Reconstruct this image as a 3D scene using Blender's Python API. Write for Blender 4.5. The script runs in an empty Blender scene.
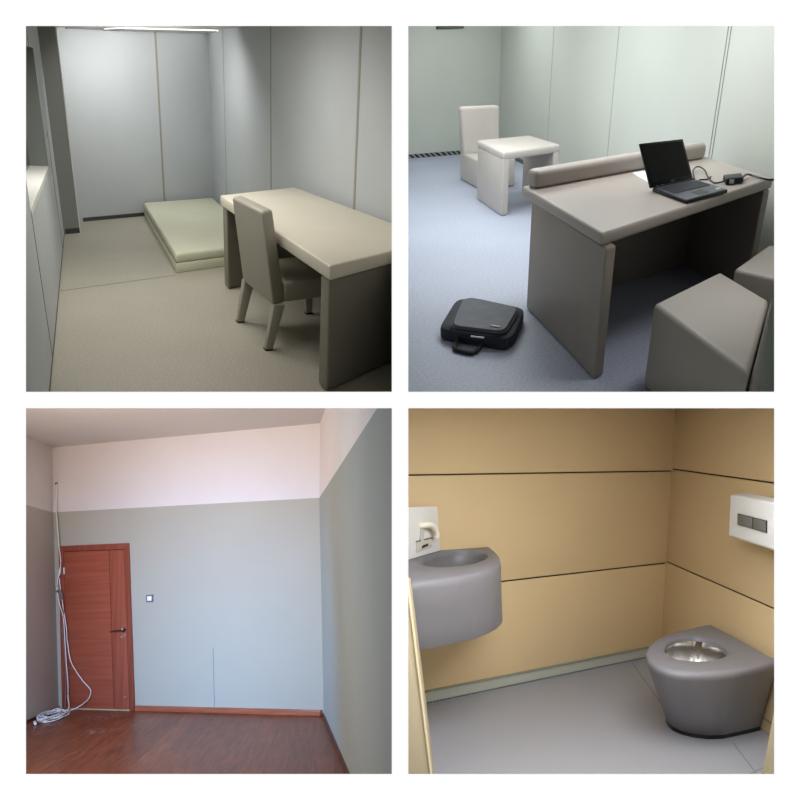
"""Four real rooms standing behind a white partition wall with four square openings (2 x 2),
seen by one ordinary pinhole camera.  Every room is modelled in its own metric frame
(x right, y into the room, z up, floor at z = 0) and placed as a rigid body.
  room 1 (upper left)  padded cell with desk, chair, mattress
  room 2 (upper right) padded cell with desk, laptop, bag, block seats
  room 3 (lower left)  empty room with a red wooden door
  room 4 (lower right) padded washroom with basin and toilet"""
import bpy, bmesh, math, random
from mathutils import Vector, Matrix
random.seed(7)
COL = bpy.context.scene.collection
EYE = 1.5                                   # eye height above every floor
CAM_POS = Vector((0, 0, 1.6)); CAM_PITCH = 0.12

# ------------------------------------------------------------------ frames
def look(yaw, pitch, roll):
    cy, sy, cp, sp = math.cos(yaw), math.sin(yaw), math.cos(pitch), math.sin(pitch)
    fwd = Vector((sy*cp, cy*cp, -sp)); right = Vector((cy, -sy, 0)); up = right.cross(fwd)
    cr, sr = math.cos(roll), math.sin(roll)
    return cr*right + sr*up, -sr*right + cr*up, fwd
CR = Vector((1, 0, 0)); CF = Vector((0, math.cos(CAM_PITCH), -math.sin(CAM_PITCH))); CU = CR.cross(CF)
class Room:
    def __init__(s, yaw, pitch, roll, sx, sy):
        r, u, f = look(yaw, pitch, roll)
        A = Matrix((r, u, f)); B = Matrix((CR, CU, CF)).transposed()
        rot = B @ A                          # rigid: rotation only
        s.m = rot.to_4x4(); s.m.translation = CAM_POS - rot @ Vector((0, 0, EYE))
        s.axes = (r, u, f); s.sx, s.sy = sx, sy
        e = Vector((0, 0, EYE))
        # bounding walls of the compartment: front board, vertical and horizontal dividers
        s.cuts = [(e + f*2.03, -f), (e + r*(sx*.012), -r*sx), (e + u*(sy*.012), -u*sy)]
    def at(s, x, y, z): return Vector((0, 0, EYE)) + s.axes[0]*x + s.axes[1]*y + s.axes[2]*z   # bay axes -> room
R1 = Room(.48, .3935, .0692, -1, 1)
R2 = Room(.4558, .468, -.0319, 1, 1)
R3 = Room(-.4175, -.2214, -.0583, -1, -1)
R4 = Room(.5282, -.0352, .0243, 1, -1)
RI = Room(0, CAM_PITCH, 0, 1, 1); RI.cuts = []

# ------------------------------------------------------------------ materials
def lin(c): return tuple(((v/255)/12.92 if v/255 <= .04045 else ((v/255+.055)/1.055)**2.4) for v in c)
def _new(name):
    m = bpy.data.materials.new(name); m.use_nodes = True
    nt = m.node_tree; b = nt.nodes['Principled BSDF']; return m, nt, b
def mat(name, rgb, rough=.5, bump=0., bscale=200., var=0., vscale=3., speck=0., sscale=120., metal=0., spec=.5, emit=None, sheen=0.):
    m, nt, b = _new(name); N = nt.nodes; L = nt.links
    c = lin(rgb)
    b.inputs['Roughness'].default_value = rough; b.inputs['Metallic'].default_value = metal
    b.inputs['Specular IOR Level'].default_value = spec
    tc = N.new('ShaderNodeTexCoord')
    val = None
    def noise(scale, detail=3):
        n = N.new('ShaderNodeTexNoise'); n.inputs['Scale'].default_value = scale; n.inputs['Detail'].default_value = detail
        L.new(tc.outputs['Object'], n.inputs['Vector']); return n.outputs['Fac']
    rgbn = N.new('ShaderNodeRGB'); rgbn.outputs[0].default_value = (*c, 1)
    out = rgbn.outputs[0]
    for amt, sc in ((var, vscale), (speck, sscale)):
        if amt > 0:
            mr = N.new('ShaderNodeMapRange'); mr.inputs['From Min'].default_value = .3; mr.inputs['From Max'].default_value = .7
            mr.inputs['To Min'].default_value = 1-amt; mr.inputs['To Max'].default_value = 1+amt
            L.new(noise(sc), mr.inputs['Value'])
            mx = N.new('ShaderNodeVectorMath'); mx.operation = 'SCALE'
            L.new(out, mx.inputs[0]); L.new(mr.outputs[0], mx.inputs['Scale']); out = mx.outputs[0]
    L.new(out, b.inputs['Base Color'])
    if bump > 0:
        bp = N.new('ShaderNodeBump'); bp.inputs['Strength'].default_value = bump; bp.inputs['Distance'].default_value = .002
        L.new(noise(bscale), bp.inputs['Height']); L.new(bp.outputs[0], b.inputs['Normal'])
    if emit:
        b.inputs['Emission Color'].default_value = (*c, 1); b.inputs['Emission Strength'].default_value = emit
    return m
def wood_floor(name, ang):
    m, nt, b = _new(name); N = nt.nodes; L = nt.links
    tc = N.new('ShaderNodeTexCoord'); mp = N.new('ShaderNodeMapping'); mp.inputs['Rotation'].default_value = (0, 0, -ang)
    L.new(tc.outputs['Object'], mp.inputs['Vector'])
    br = N.new('ShaderNodeTexBrick'); br.inputs['Scale'].default_value = 1; br.inputs['Brick Width'].default_value = 1.9; br.inputs['Row Height'].default_value = .19
    br.inputs['Mortar Size'].default_value = .002; br.inputs['Color1'].default_value = (*lin((128, 64, 36)), 1); br.inputs['Color2'].default_value = (*lin((106, 52, 31)), 1)
    br.inputs['Mortar'].default_value = (*lin((60, 28, 22)), 1); br.offset = .37
    L.new(mp.outputs[0], br.inputs['Vector'])
    mp2 = N.new('ShaderNodeMapping'); mp2.inputs['Scale'].default_value = (1.2, 11, 1); L.new(mp.outputs[0], mp2.inputs['Vector'])
    n = N.new('ShaderNodeTexNoise'); n.inputs['Scale'].default_value = 2.2; n.inputs['Detail'].default_value = 6; L.new(mp2.outputs[0], n.inputs['Vector'])
    mr = N.new('ShaderNodeMapRange'); mr.inputs['From Min'].default_value = .3; mr.inputs['From Max'].default_value = .7; mr.inputs['To Min'].default_value = .62; mr.inputs['To Max'].default_value = 1.35
    L.new(n.outputs['Fac'], mr.inputs['Value'])
    s = N.new('ShaderNodeVectorMath'); s.operation = 'SCALE'; L.new(br.outputs['Color'], s.inputs[0]); L.new(mr.outputs[0], s.inputs['Scale'])
    # dusty scuffs in front of the door
    last = s.outputs[0]
    for (x, y, r, a) in ((-7.25, 7.15, .36, .5), (-6.6, 6.42, .22, .45), (-6.45, 6.9, .25, .3), (-7.35, 6.2, .3, .22)):
        pos = N.new('ShaderNodeVectorMath'); pos.operation = 'DISTANCE'; pos.inputs[1].default_value = (x, y, 0); L.new(tc.outputs['Object'], pos.inputs[0])
        k = N.new('ShaderNodeMapRange'); k.inputs['From Min'].default_value = r; k.inputs['From Max'].default_value = 0; k.inputs['To Max'].default_value = a; L.new(pos.outputs['Value'], k.inputs['Value'])
        n2 = N.new('ShaderNodeTexNoise'); n2.inputs['Scale'].default_value = 14; n2.inputs['Detail'].default_value = 4; L.new(tc.outputs['Object'], n2.inputs['Vector'])
        k2 = N.new('ShaderNodeMapRange'); k2.inputs['From Min'].default_value = .5; k2.inputs['From Max'].default_value = .62; L.new(n2.outputs['Fac'], k2.inputs['Value'])
        mul = N.new('ShaderNodeMath'); mul.operation = 'MULTIPLY'; L.new(k.outputs[0], mul.inputs[0]); L.new(k2.outputs[0], mul.inputs[1])
        mx = N.new('ShaderNodeMix'); mx.data_type = 'RGBA'; L.new(mul.outputs[0], mx.inputs['Factor']); L.new(last, mx.inputs[6]); mx.inputs[7].default_value = (*lin((190, 160, 150)), 1)
        last = mx.outputs[2]
    L.new(last, b.inputs['Base Color'])
    b.inputs['Roughness'].default_value = .36; b.inputs['Specular IOR Level'].default_value = .28
    return m
def grain(name, c1, c2, scale, rough=.45):
    m, nt, b = _new(name); N = nt.nodes; L = nt.links
    tc = N.new('ShaderNodeTexCoord'); mp = N.new('ShaderNodeMapping'); mp.inputs['Scale'].default_value = scale; L.new(tc.outputs['Object'], mp.inputs['Vector'])
    n = N.new('ShaderNodeTexNoise'); n.inputs['Scale'].default_value = 1.; n.inputs['Detail'].default_value = 5; L.new(mp.outputs[0], n.inputs['Vector'])
    cr = N.new('ShaderNodeValToRGB'); cr.color_ramp.elements[0].position = .33; cr.color_ramp.elements[1].position = .68
    cr.color_ramp.elements[0].color = (*lin(c1), 1); cr.color_ramp.elements[1].color = (*lin(c2), 1)
    L.new(n.outputs['Fac'], cr.inputs['Fac']); L.new(cr.outputs[0], b.inputs['Base Color']); b.inputs['Roughness'].default_value = rough
    return m
def dashed(name, c1, c2, scale):
    m, nt, b = _new(name); N = nt.nodes; L = nt.links
    tc = N.new('ShaderNodeTexCoord'); w = N.new('ShaderNodeTexWave'); w.inputs['Scale'].default_value = scale; w.inputs['Distortion'].default_value = 2; w.inputs['Detail'].default_value = 1
    w.bands_direction = 'DIAGONAL'; L.new(tc.outputs['Object'], w.inputs['Vector'])
    cr = N.new('ShaderNodeValToRGB'); cr.color_ramp.interpolation = 'CONSTANT'; cr.color_ramp.elements[1].position = .62
    cr.color_ramp.elements[0].color = (*lin(c1), 1); cr.color_ramp.elements[1].color = (*lin(c2), 1)
    L.new(w.outputs['Fac'], cr.inputs['Fac']); L.new(cr.outputs[0], b.inputs['Base Color']); b.inputs['Roughness'].default_value = .6
    return m
M = {}
M['white'] = mat('white_glow_paint', (250, 250, 250), .8, emit=1.0)  # emission added so the front wall shows pure white; it is no lamp
M['divider'] = mat('divider_paint', (205, 205, 202), .8)
M['w1'] = mat('cell_grey_wallcover', (182, 186, 189), .7, bump=.25, bscale=260, var=.03, vscale=2, speck=.03, sscale=160)
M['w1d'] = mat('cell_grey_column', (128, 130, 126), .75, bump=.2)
M['seam1'] = mat('wall_seam_beige', (150, 145, 136), .7)
M['seamd'] = mat('wall_seam_dark', (70, 70, 68), .8)
M['f1'] = mat('cell_speckled_vinyl', (162, 157, 144), .5, var=.05, vscale=1.5, speck=.20, sscale=85, spec=.35)
M['v1'] = mat('cream_vinyl', (214, 208, 192), .45, bump=.15, bscale=420, var=.02, spec=.4)
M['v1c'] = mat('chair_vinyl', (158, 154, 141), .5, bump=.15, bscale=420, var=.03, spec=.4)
M['v1shade'] = mat('panel_vinyl_shaded', (124, 120, 108), .5, bump=.15, bscale=420, var=.03, spec=.4)  # vinyl darkened so its colour carries the shade on the desk's end panels
M['mat1'] = mat('mattress_vinyl', (205, 205, 182), .45, bump=.2, bscale=300, var=.03, spec=.4)
M['base1'] = dashed('base_strip_dark', (30, 30, 30), (84, 84, 82), 26)
M['base2'] = dashed('base_strip_zebra', (28, 28, 30), (150, 152, 152), 11)
M['black'] = mat('black_plastic', (16, 16, 17), .4)
M['glass'] = mat('dark_window_glass', (14, 16, 16), .15)
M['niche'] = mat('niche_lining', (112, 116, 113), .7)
M['light'] = mat('lamp_diffuser', (255, 255, 250), .5, emit=1.3)
M['lampbar'] = mat('lamp_louvre', (120, 122, 122), .4)
M['w2'] = mat('cell_green_wallcover', (194, 197, 190), .65, bump=.15, bscale=240, var=.025, vscale=1.5)
M['seam2'] = mat('wall_seam_pale', (166, 171, 165), .7)
M['f2'] = mat('cell_blue_speckled_vinyl', (172, 177, 196), .5, speck=.17, sscale=75, var=.04, vscale=1.2, spec=.35)
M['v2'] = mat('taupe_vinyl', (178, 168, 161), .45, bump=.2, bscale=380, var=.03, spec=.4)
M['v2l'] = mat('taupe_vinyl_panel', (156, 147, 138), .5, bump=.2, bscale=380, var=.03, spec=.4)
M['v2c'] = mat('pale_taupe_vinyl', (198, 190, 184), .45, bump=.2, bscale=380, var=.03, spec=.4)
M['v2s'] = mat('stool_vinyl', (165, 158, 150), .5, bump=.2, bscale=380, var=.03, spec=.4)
M['lap'] = mat('laptop_black', (22, 23, 27), .4, spec=.3)
M['lapdeck'] = mat('laptop_deck_charcoal', (74, 76, 90), .4)
M['key'] = mat('laptop_keys', (30, 32, 44), .5)
M['keygap'] = mat('laptop_key_edges', (122, 126, 150), .5)
M['screen'] = mat('laptop_display', (6, 8, 9), .3, spec=.15)
M['silver'] = mat('silver_mark', (190, 192, 196), .35)
M['paper'] = mat('white_paper', (236, 238, 242), .8)
M['nylon'] = mat('black_nylon', (46, 48, 58), .75, bump=.5, bscale=500, var=.12, vscale=9)
M['nylon2'] = mat('dark_grey_nylon_pocket', (76, 79, 92), .6, bump=.5, bscale=500, var=.16, vscale=12)
M['nylon3'] = mat('black_webbing', (24, 25, 29), .7)
M['w3'] = mat('grey_green_paint', (180, 175, 162), .8, var=.02, vscale=1.2)
M['w3s'] = mat('grey_green_paint_side', (158, 163, 158), .8, var=.02, vscale=1.2)
M['w3l'] = mat('grey_brown_paint_side', (186, 178, 167), .8, var=.02, vscale=1.2)
M['w3u'] = mat('white_upper_paint', (226, 219, 217), .85, var=.015)
M['c3'] = mat('white_ceiling_paint', (206, 203, 199), .9, var=.015)
M['f3'] = wood_floor('red_brown_laminate', math.radians(120))
M['door'] = grain('red_brown_door_horizontal', (146, 70, 50), (168, 88, 64), (.6, 2, 22))
M['doorv'] = grain('red_brown_door_vertical', (148, 74, 54), (166, 88, 66), (24, 2, .8))
M['frame3'] = grain('red_brown_frame', (134, 64, 48), (154, 80, 60), (24, 2, .8))
M['groove'] = mat('door_groove', (84, 34, 28), .6)
M['skirt3'] = grain('skirting_wood', (150, 82, 58), (178, 104, 76), (2, 2, 30), .3)
M['skirtl'] = mat('skirting_dark', (86, 44, 40), .5)
M['steelh'] = mat('brushed_handle', (120, 104, 92), .3, metal=.9)
M['brass'] = mat('bright_lock_metal', (225, 205, 185), .25, metal=.6)
M['cable'] = mat('white_cable', (226, 222, 220), .5)
M['cabled'] = mat('grey_cable', (120, 108, 106), .5)
M['switchf'] = mat('switch_grey_rim', (104, 106, 112), .4)
M['switchw'] = mat('switch_white', (250, 250, 250), .4)
M['gap'] = mat('wall_crack', (118, 130, 142), .9)
M['w4'] = mat('tan_padded_vinyl', (212, 187, 143), .5, bump=.12, bscale=300, var=.025, vscale=2, spec=.35)
M['w4b'] = mat('groove_dark', (46, 36, 24), .8)
M['w4e'] = mat('tan_edge_light', (222, 206, 170), .5)
M['f4'] = mat('washroom_grey_vinyl', (150, 150, 153), .4, var=.015, speck=.02, spec=.4)
M['joint'] = mat('floor_joint', (128, 126, 126), .6)
M['skirt4'] = mat('skirting_grey_green', (172, 174, 160), .4)
M['skirt4d'] = mat('skirting_lip', (140, 140, 124), .5)
M['shadowgap'] = dashed('skirting_gap', (24, 24, 24), (150, 150, 146), 30)
M['v4'] = mat('fixture_grey', (122, 120, 122), .5, bump=.12, bscale=300, var=.02, spec=.4)
M['v4in'] = mat('fixture_grey_bowl', (110, 108, 108), .4, spec=.4)
M['steel'] = mat('stainless_steel', (206, 203, 198), .25, metal=1.)
M['pad'] = mat('off_white_padding', (222, 222, 216), .5, bump=.1, bscale=200)
M['spout'] = mat('ivory_spout', (240, 234, 214), .35)
M['plateb'] = mat('sensor_plate', (196, 192, 180), .45)
M['btn'] = mat('flush_button_grey', (104, 102, 98), .35)
M['jamb'] = mat('beige_jamb', (186, 172, 140), .5, bump=.1)

# ------------------------------------------------------------------ mesh tools (room coordinates)
def cut(bm, room, close=True):
    for co, no in room.cuts:
        g = bm.verts[:] + bm.edges[:] + bm.faces[:]
        r = bmesh.ops.bisect_plane(bm, geom=g, dist=1e-5, plane_co=co, plane_no=no, clear_outer=True)
        if close:
            e = [x for x in r['geom_cut'] if isinstance(x, bmesh.types.BMEdge) and x.is_valid and len(x.link_faces) == 1]
            if e:
                try: bmesh.ops.holes_fill(bm, edges=e, sides=0)
                except Exception: pass
class MB:
    """collects shapes (each with a material slot) and links them as ONE mesh object"""
    def __init__(s): s.bm = bmesh.new()
    def _join(s, b, slot):
        for f in b.faces: f.material_index = slot
        me = bpy.data.meshes.new('t'); b.to_mesh(me); b.free(); s.bm.from_mesh(me); bpy.data.meshes.remove(me); return s
    def hexa(s, lo, hi, bev=0., seg=3, slot=0):
        b = bmesh.new(); v = [b.verts.new(p) for p in list(lo) + list(hi)]; n = len(lo)
        b.faces.new(v[:n][::-1]); b.faces.new(v[n:])
        for i in range(n): b.faces.new((v[i], v[(i+1) % n], v[n+(i+1) % n], v[n+i]))
        bmesh.ops.recalc_face_normals(b, faces=b.faces)
        if bev: bmesh.ops.bevel(b, geom=b.edges[:], offset=bev, segments=seg, profile=.5, affect='EDGES', clamp_overlap=True)
        return s._join(b, slot)
    def prism(s, quad, z0, z1, bev=0., seg=3, slot=0, top=None):
        return s.hexa([(p[0], p[1], z0) for p in quad], [(p[0], p[1], z1) for p in (top or quad)], bev, seg, slot)
    def poly(s, pts, slot=0):
        b = bmesh.new(); b.faces.new([b.verts.new(p) for p in pts]); return s._join(b, slot)
    def loft(s, loops, slot=0, cap0=False, cap1=False):
        b = bmesh.new(); L = [[b.verts.new(p) for p in l] for l in loops]; n = len(L[0])
        for a, c in zip(L, L[1:]):
            for i in range(n): b.faces.new((a[i], a[(i+1) % n], c[(i+1) % n], c[i]))
        if cap0: b.faces.new(L[0][::-1])
        if cap1: b.faces.new(L[-1])
        return s._join(b, slot)
    def tube(s, pts, r, n=8, slot=0, taper=None, smooth=True):
        P = [Vector(p) for p in pts]
        if smooth and len(P) > 2: P = spline(P)
        loops = []; ref = Vector((0, 0, 1))
        for i, p in enumerate(P):
            t = (P[min(i+1, len(P)-1)] - P[max(i-1, 0)]).normalized()
            a = t.cross(ref)
            if a.length < 1e-3: a = t.cross(Vector((1, 0, 0)))
            a.normalize(); c = t.cross(a); rr = r if taper is None else r + (taper-r)*i/(len(P)-1)
            loops.append([p + (a*math.cos(2*math.pi*k/n) + c*math.sin(2*math.pi*k/n))*rr for k in range(n)])
        return s.loft(loops, slot, True, True)
    def lean(s, k):
        for v in s.bm.verts: v.co.x -= k*v.co.z
        return s
    def build(s, name, mats, room, parent=None, clip=False, close=True, ang=35):
        bm = s.bm
        if clip: cut(bm, room, close)
        bmesh.ops.recalc_face_normals(bm, faces=bm.faces) if close else None
        if not isinstance(mats, (list, tuple)): mats = [mats]
        if parent is not None: org = Vector(parent['_o'])
        else:
            vs = [v.co for v in bm.verts]
            org = Vector(((min(v.x for v in vs)+max(v.x for v in vs))/2, (min(v.y for v in vs)+max(v.y for v in vs))/2, min(v.z for v in vs)))
        if name.split('_')[0] in ('wall', 'floor', 'ceiling') and parent is None: org = Vector((0, 0, 0))
        for v in bm.verts: v.co -= org
        me = bpy.data.meshes.new(name); bm.to_mesh(me); bm.free()
        for m in mats: me.materials.append(m)
        me.polygons.foreach_set('use_smooth', [True]*len(me.polygons)); me.set_sharp_from_angle(angle=math.radians(ang))
        o = bpy.data.objects.new(name, me); COL.objects.link(o)
        if parent is None: o.matrix_world = room.m @ Matrix.Translation(org); 
        else: o.parent = parent
        o['_o'] = tuple(org)
        return o
def spline(P, k=8):
    out = []
    for i in range(len(P)-1):
        p0, p1, p2, p3 = P[max(i-1, 0)], P[i], P[i+1], P[min(i+2, len(P)-1)]
        for j in range(k):
            t = j/k
            out.append(.5*((2*p1) + (p2-p0)*t + (2*p0-5*p1+4*p2-p3)*t*t + (3*p1-p0-3*p2+p3)*t**3))
    return out + [P[-1]]
def thing(name, label, cat, base, room, group=None, rot=None):
    o = bpy.data.objects.new(name, None); COL.objects.link(o); o.empty_display_size = .1
    o.matrix_world = room.m @ Matrix.Translation(Vector(base)); o['_o'] = tuple(base)
    return tag(o, label, cat, group)
def tag(o, label, cat, group=None):
    o['label'] = label; o['category'] = cat
    if group: o['group'] = group
    return o
def struct(o, label=None):
    o['kind'] = 'structure'
    if label: o['label'] = label
    return o
def lerp(a, b, t): return tuple(a[i] + (b[i]-a[i])*t for i in range(len(a)))
def add(p, q, k=1): return tuple(p[i] + q[i]*k for i in range(len(p)))
def unit(a, b):
    d = (b[0]-a[0], b[1]-a[1]); l = math.hypot(*d); return (d[0]/l, d[1]/l)
def wallquad(mb, a, b, z0, z1, slot=0):
    mb.poly([(a[0], a[1], z0), (b[0], b[1], z0), (b[0], b[1], z1), (a[0], a[1], z1)], slot)
def seam(mb, p, d, n, z0, z1, w, slot, t=.003, lean=0.):
    """slim raised strip on a wall at plan point p (wall direction d, outward normal n)"""
    a = (p[0]-d[0]*w/2, p[1]-d[1]*w/2); b = (p[0]+d[0]*w/2, p[1]+d[1]*w/2)
    q = [a, b, (b[0]+n[0]*t, b[1]+n[1]*t), (a[0]+n[0]*t, a[1]+n[1]*t)]
    top = [(x+d[0]*lean, y+d[1]*lean) for x, y in q]
    mb.prism(q, z0, z1, 0, slot=slot, top=top)
def resample(poly, n, c):
    """closed outline (list of plan points) sampled at n angles round c"""
    out = []
    m = len(poly)
    for k in range(n):
        a = 2*math.pi*k/n; dx, dy = math.cos(a), math.sin(a); best = None
        for i in range(m):
            x1, y1 = poly[i][0]-c[0], poly[i][1]-c[1]; x2, y2 = poly[(i+1) % m][0]-c[0], poly[(i+1) % m][1]-c[1]
            den = dx*(y2-y1) - dy*(x2-x1)
            if abs(den) < 1e-12: continue
            t = (x1*(y2-y1) - y1*(x2-x1))/den; u = (x1*dy - y1*dx)/den
            if t > 0 and -1e-9 <= u <= 1+1e-9 and (best is None or t > best): best = t
        out.append((c[0]+dx*best, c[1]+dy*best))
    return out
def smooth_loop(l, it=2):
    n = len(l)
    for _ in range(it): l = [((l[i-1][0]+2*l[i][0]+l[(i+1) % n][0])/4, (l[i-1][1]+2*l[i][1]+l[(i+1) % n][1])/4) for i in range(n)]
    return l
def scale_loop(l, c, k): return [(c[0]+(x-c[0])*k, c[1]+(y-c[1])*k) for x, y in l]
def lift(l, z): return [(x, y, z) for x, y in l]
def inset(l, d):
    n = len(l); out = []
    for i in range(n):
        t = unit(l[i-1], l[(i+1) % n]); out.append((l[i][0]-t[1]*d, l[i][1]+t[0]*d))
    return out
def area(name, room, loc, target, sx, sy, power, rgb=(255, 255, 255), spread=180):
    li = bpy.data.lights.new(name, 'AREA'); li.shape = 'RECTANGLE'; li.size, li.size_y = sx, sy
    li.energy = power; li.color = lin(rgb); li.spread = math.radians(spread)
    o = bpy.data.objects.new(name, li); COL.objects.link(o)
    d = (Vector(target)-Vector(loc)).normalized()
    o.matrix_world = room.m @ (Matrix.Translation(Vector(loc)) @ d.to_track_quat('-Z', 'Y').to_matrix().to_4x4())
    return o

# ------------------------------------------------------------------ camera, world, front wall
cd = bpy.data.cameras.new('camera'); cam = bpy.data.objects.new('camera', cd); COL.objects.link(cam)
cd.sensor_width = 36; cd.lens = 750/800*36; cd.clip_start = .05
cam.matrix_world = Matrix.Translation(CAM_POS) @ Matrix((CR, CU, -CF)).transposed().to_4x4()
bpy.context.scene.camera = cam
w = bpy.data.worlds.new('world'); bpy.context.scene.world = w; w.use_nodes = True
w.node_tree.nodes['Background'].inputs[0].default_value = (1, 1, 1, 1); w.node_tree.nodes['Background'].inputs[1].default_value = .05
vs = bpy.context.scene.view_settings; vs.view_transform = 'Standard'; vs.look = 'None'; vs.exposure = 0; vs.gamma = 1

D0 = 2.0; k_ = D0/750
xs = [-3/k_/1.0, 26-400, 391.8-400, 408.3-400, 774.2-400, 3/k_]
ys = [-3/k_, 26-400, 391.8-400, 408.2-400, 774-400, 3/k_]
mb = MB()
def bpt(x, y, d): return tuple(RI.at(x*k_, -y*k_, d))
for i in range(5):
    for j in range(5):
        if i in (1, 3) and j in (1, 3):                      # opening: bevelled reveal, wider at the back
            x0, x1, y0, y1 = xs[i], xs[i+1], ys[j], ys[j+1]; g = .013/k_
            f = [(x0, y0), (x1, y0), (x1, y1), (x0, y1)]; b = [(x0-g, y0-g), (x1+g, y0-g), (x1+g, y1+g), (x0-g, y1+g)]
            for a in range(4):
                c = (a+1) % 4
                mb.poly([bpt(*f[a], D0), bpt(*f[c], D0), bpt(*b[c], D0+.012), bpt(*b[a], D0+.012)])
        else:
            mb.poly([bpt(xs[i], ys[j], D0), bpt(xs[i+1], ys[j], D0), bpt(xs[i+1], ys[j+1], D0), bpt(xs[i], ys[j+1], D0)])
            e = [(.013/k_)*{0: 0, 1: -1, 2: 1, 3: -1, 4: 1, 5: 0}[q] for q in (i, i+1, j, j+1)]
            x0, x1, y0, y1 = xs[i]+e[0], xs[i+1]+e[1], ys[j]+e[2], ys[j+1]+e[3]
            mb.poly([bpt(x0, y0, D0+.012), bpt(x1, y0, D0+.012), bpt(x1, y1, D0+.012), bpt(x0, y1, D0+.012)], 1)
struct(mb.build('wall_front', [M['white'], M['divider']], RI, close=False), 'white partition wall with four square openings')
mb = MB(); mb.hexa([RI.at(-.007, -4, 2.015), RI.at(.007, -4, 2.015), RI.at(.007, -4, 11), RI.at(-.007, -4, 11)],
                   [RI.at(-.007, 4, 2.015), RI.at(.007, 4, 2.015), RI.at(.007, 4, 11), RI.at(-.007, 4, 11)])
struct(mb.build('wall_middle', M['divider'], RI), 'thin upright dividing wall between left and right rooms')
for sx in (-1, 1):
    mb = MB(); a, b = (.012*sx, 4*sx)
    mb.hexa([RI.at(a, -.007, 2.015), RI.at(b, -.007, 2.015), RI.at(b, -.007, 11), RI.at(a, -.007, 11)],
            [RI.at(a, .007, 2.015), RI.at(b, .007, 2.015), RI.at(b, .007, 11), RI.at(a, .007, 11)])
    struct(mb.build('wall_divider', M['divider'], RI), 'thin slab between upper and lower rooms')

# ================================================================== ROOM 1 : cell with desk, chair, mattress
r = R1; H = 1.965
def hc(x): return 1.946-.077*(2.12-x)              # the ceiling drops slightly towards the left wall
LW = unit((.031, 3.827), (.362, 7.898)); LN = (LW[1], -LW[0])
def lw(y): t = (y-3.827)/LW[1]; return (.031+LW[0]*t, y)
BW0 = (.568, 8.562); BD = unit((.568, 8.562), (1.199, 8.859)); BN = (BD[1], -BD[0])
def bw(x): t = (x-BW0[0])/BD[0]; return (x, BW0[1]+BD[1]*t)
CORN = bw(2.115); RWn = (2.265, 2.0); RD = unit(CORN, RWn); RN = (-1, -.01)
def rw(y): t = (y-CORN[1])/RD[1]; return (CORN[0]+RD[0]*t, y)
mb = MB(); a = lw(1.0); b = lw(9.2)
mb.poly([(a[0]-.2, 1.0, 0), (2.5, 1.0, 0), (2.5, 9.6, 0), (b[0]-.2, 9.6, 0)])
mb.hexa([(.20, 5.78, 0), (.205, 5.768, 0), (1.064, 6.085, 0), (1.064, 6.097, 0)], [(.20, 5.78, .0012), (.205, 5.768, .0012), (1.064, 6.085, .0012), (1.064, 6.097, .0012)], slot=1)
struct(mb.build('floor', [M['f1'], mat('weld_line', (122, 120, 110), .5)], r, clip=True, close=False), 'grey speckled vinyl floor under the desk and folded mattress')
mb = MB(); mb.poly([(-.4, 1.0, hc(-.4)), (2.5, 1.0, hc(2.5)), (2.5, 9.6, hc(2.5)), (-.4, 9.6, hc(-.4))])
struct(mb.build('ceiling', M['c3'], r, clip=True, close=False), 'pale ceiling over the cell with the mattress')
mb = MB(); wallquad(mb, bw(.2), bw(2.13), 0, H)
seam(mb, bw(1.496), BD, BN, 0, H, .022, 1)
struct(mb.build('wall_back', [M['w1'], M['seam1']], r, clip=True, close=False), 'grey wall-covered end wall behind the mattress')
mb = MB(); wallquad(mb, rw(1.0), rw(9.3), 0, H)
for y, w_, s_ in ((8.67, .012, 1), (7.08, .024, 1), (5.16, .032, 1)): seam(mb, rw(y), RD, RN, 0, H, w_, s_)
struct(mb.build('wall_right', [M['w1'], M['seam1']], r, clip=True, close=False), 'grey wall with beige vertical seams behind the desk')
# left wall with the observation-window recess
Y0, Y1, ZS, ZH = 4.32, 6.70, .757, 1.60
def dep(y, d): p = lw(y); return (p[0]-LN[0]*d, p[1]-LN[1]*d)
ZN, LEAN = .803, .0216                       # sill height at its near end; the left wall leans back a little
mb = MB()
wallquad(mb, lw(1.0), lw(Y0), 0, H); mb.poly([(*lw(Y0), 0), (*lw(Y1), 0), (*lw(Y1), ZS), (*lw(Y0), ZN)]); wallquad(mb, lw(Y0), lw(Y1), ZH, H); wallquad(mb, lw(Y1), lw(8.3), 0, H)
seam(mb, lw(4.33), LW, LN, 0, ZN, .010, 1, .002, lean=-.02)
seam(mb, lw(6.15), LW, LN, ZH, H, .010, 1, .002)
seam(mb, lw(7.2), LW, LN, 0, H*.5, .010, 1, .002)
seam(mb, lw(6.0), LW, LN, 0, .010, 4.6, 1, .004)
struct(mb.lean(LEAN).build('wall_left', [M['w1'], M['seamd']], r, clip=True, close=False), 'grey wall with a deep window recess beside the cell floor')
win = thing('window_1', 'dark observation window set deep in the grey left wall', 'window', (*dep(5.5, .12), ZS), r); win['kind'] = 'structure'
DP = .135
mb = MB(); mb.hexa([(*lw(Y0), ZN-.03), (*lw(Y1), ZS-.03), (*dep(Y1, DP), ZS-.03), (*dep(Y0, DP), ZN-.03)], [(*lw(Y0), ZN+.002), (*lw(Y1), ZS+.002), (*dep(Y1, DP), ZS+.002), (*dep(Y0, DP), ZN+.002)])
mb.lean(LEAN).build('sill', M['pad'], r, win)  # off-white colour stands in for light falling on the upward face
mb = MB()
mb.poly([(*lw(Y1), ZS), (*dep(Y1, DP), ZS), (*dep(Y1, DP), ZH), (*lw(Y1), ZH)]); mb.poly([(*lw(Y0), ZN), (*dep(Y0, DP), ZN), (*dep(Y0, DP), ZH), (*lw(Y0), ZH)])
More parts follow.
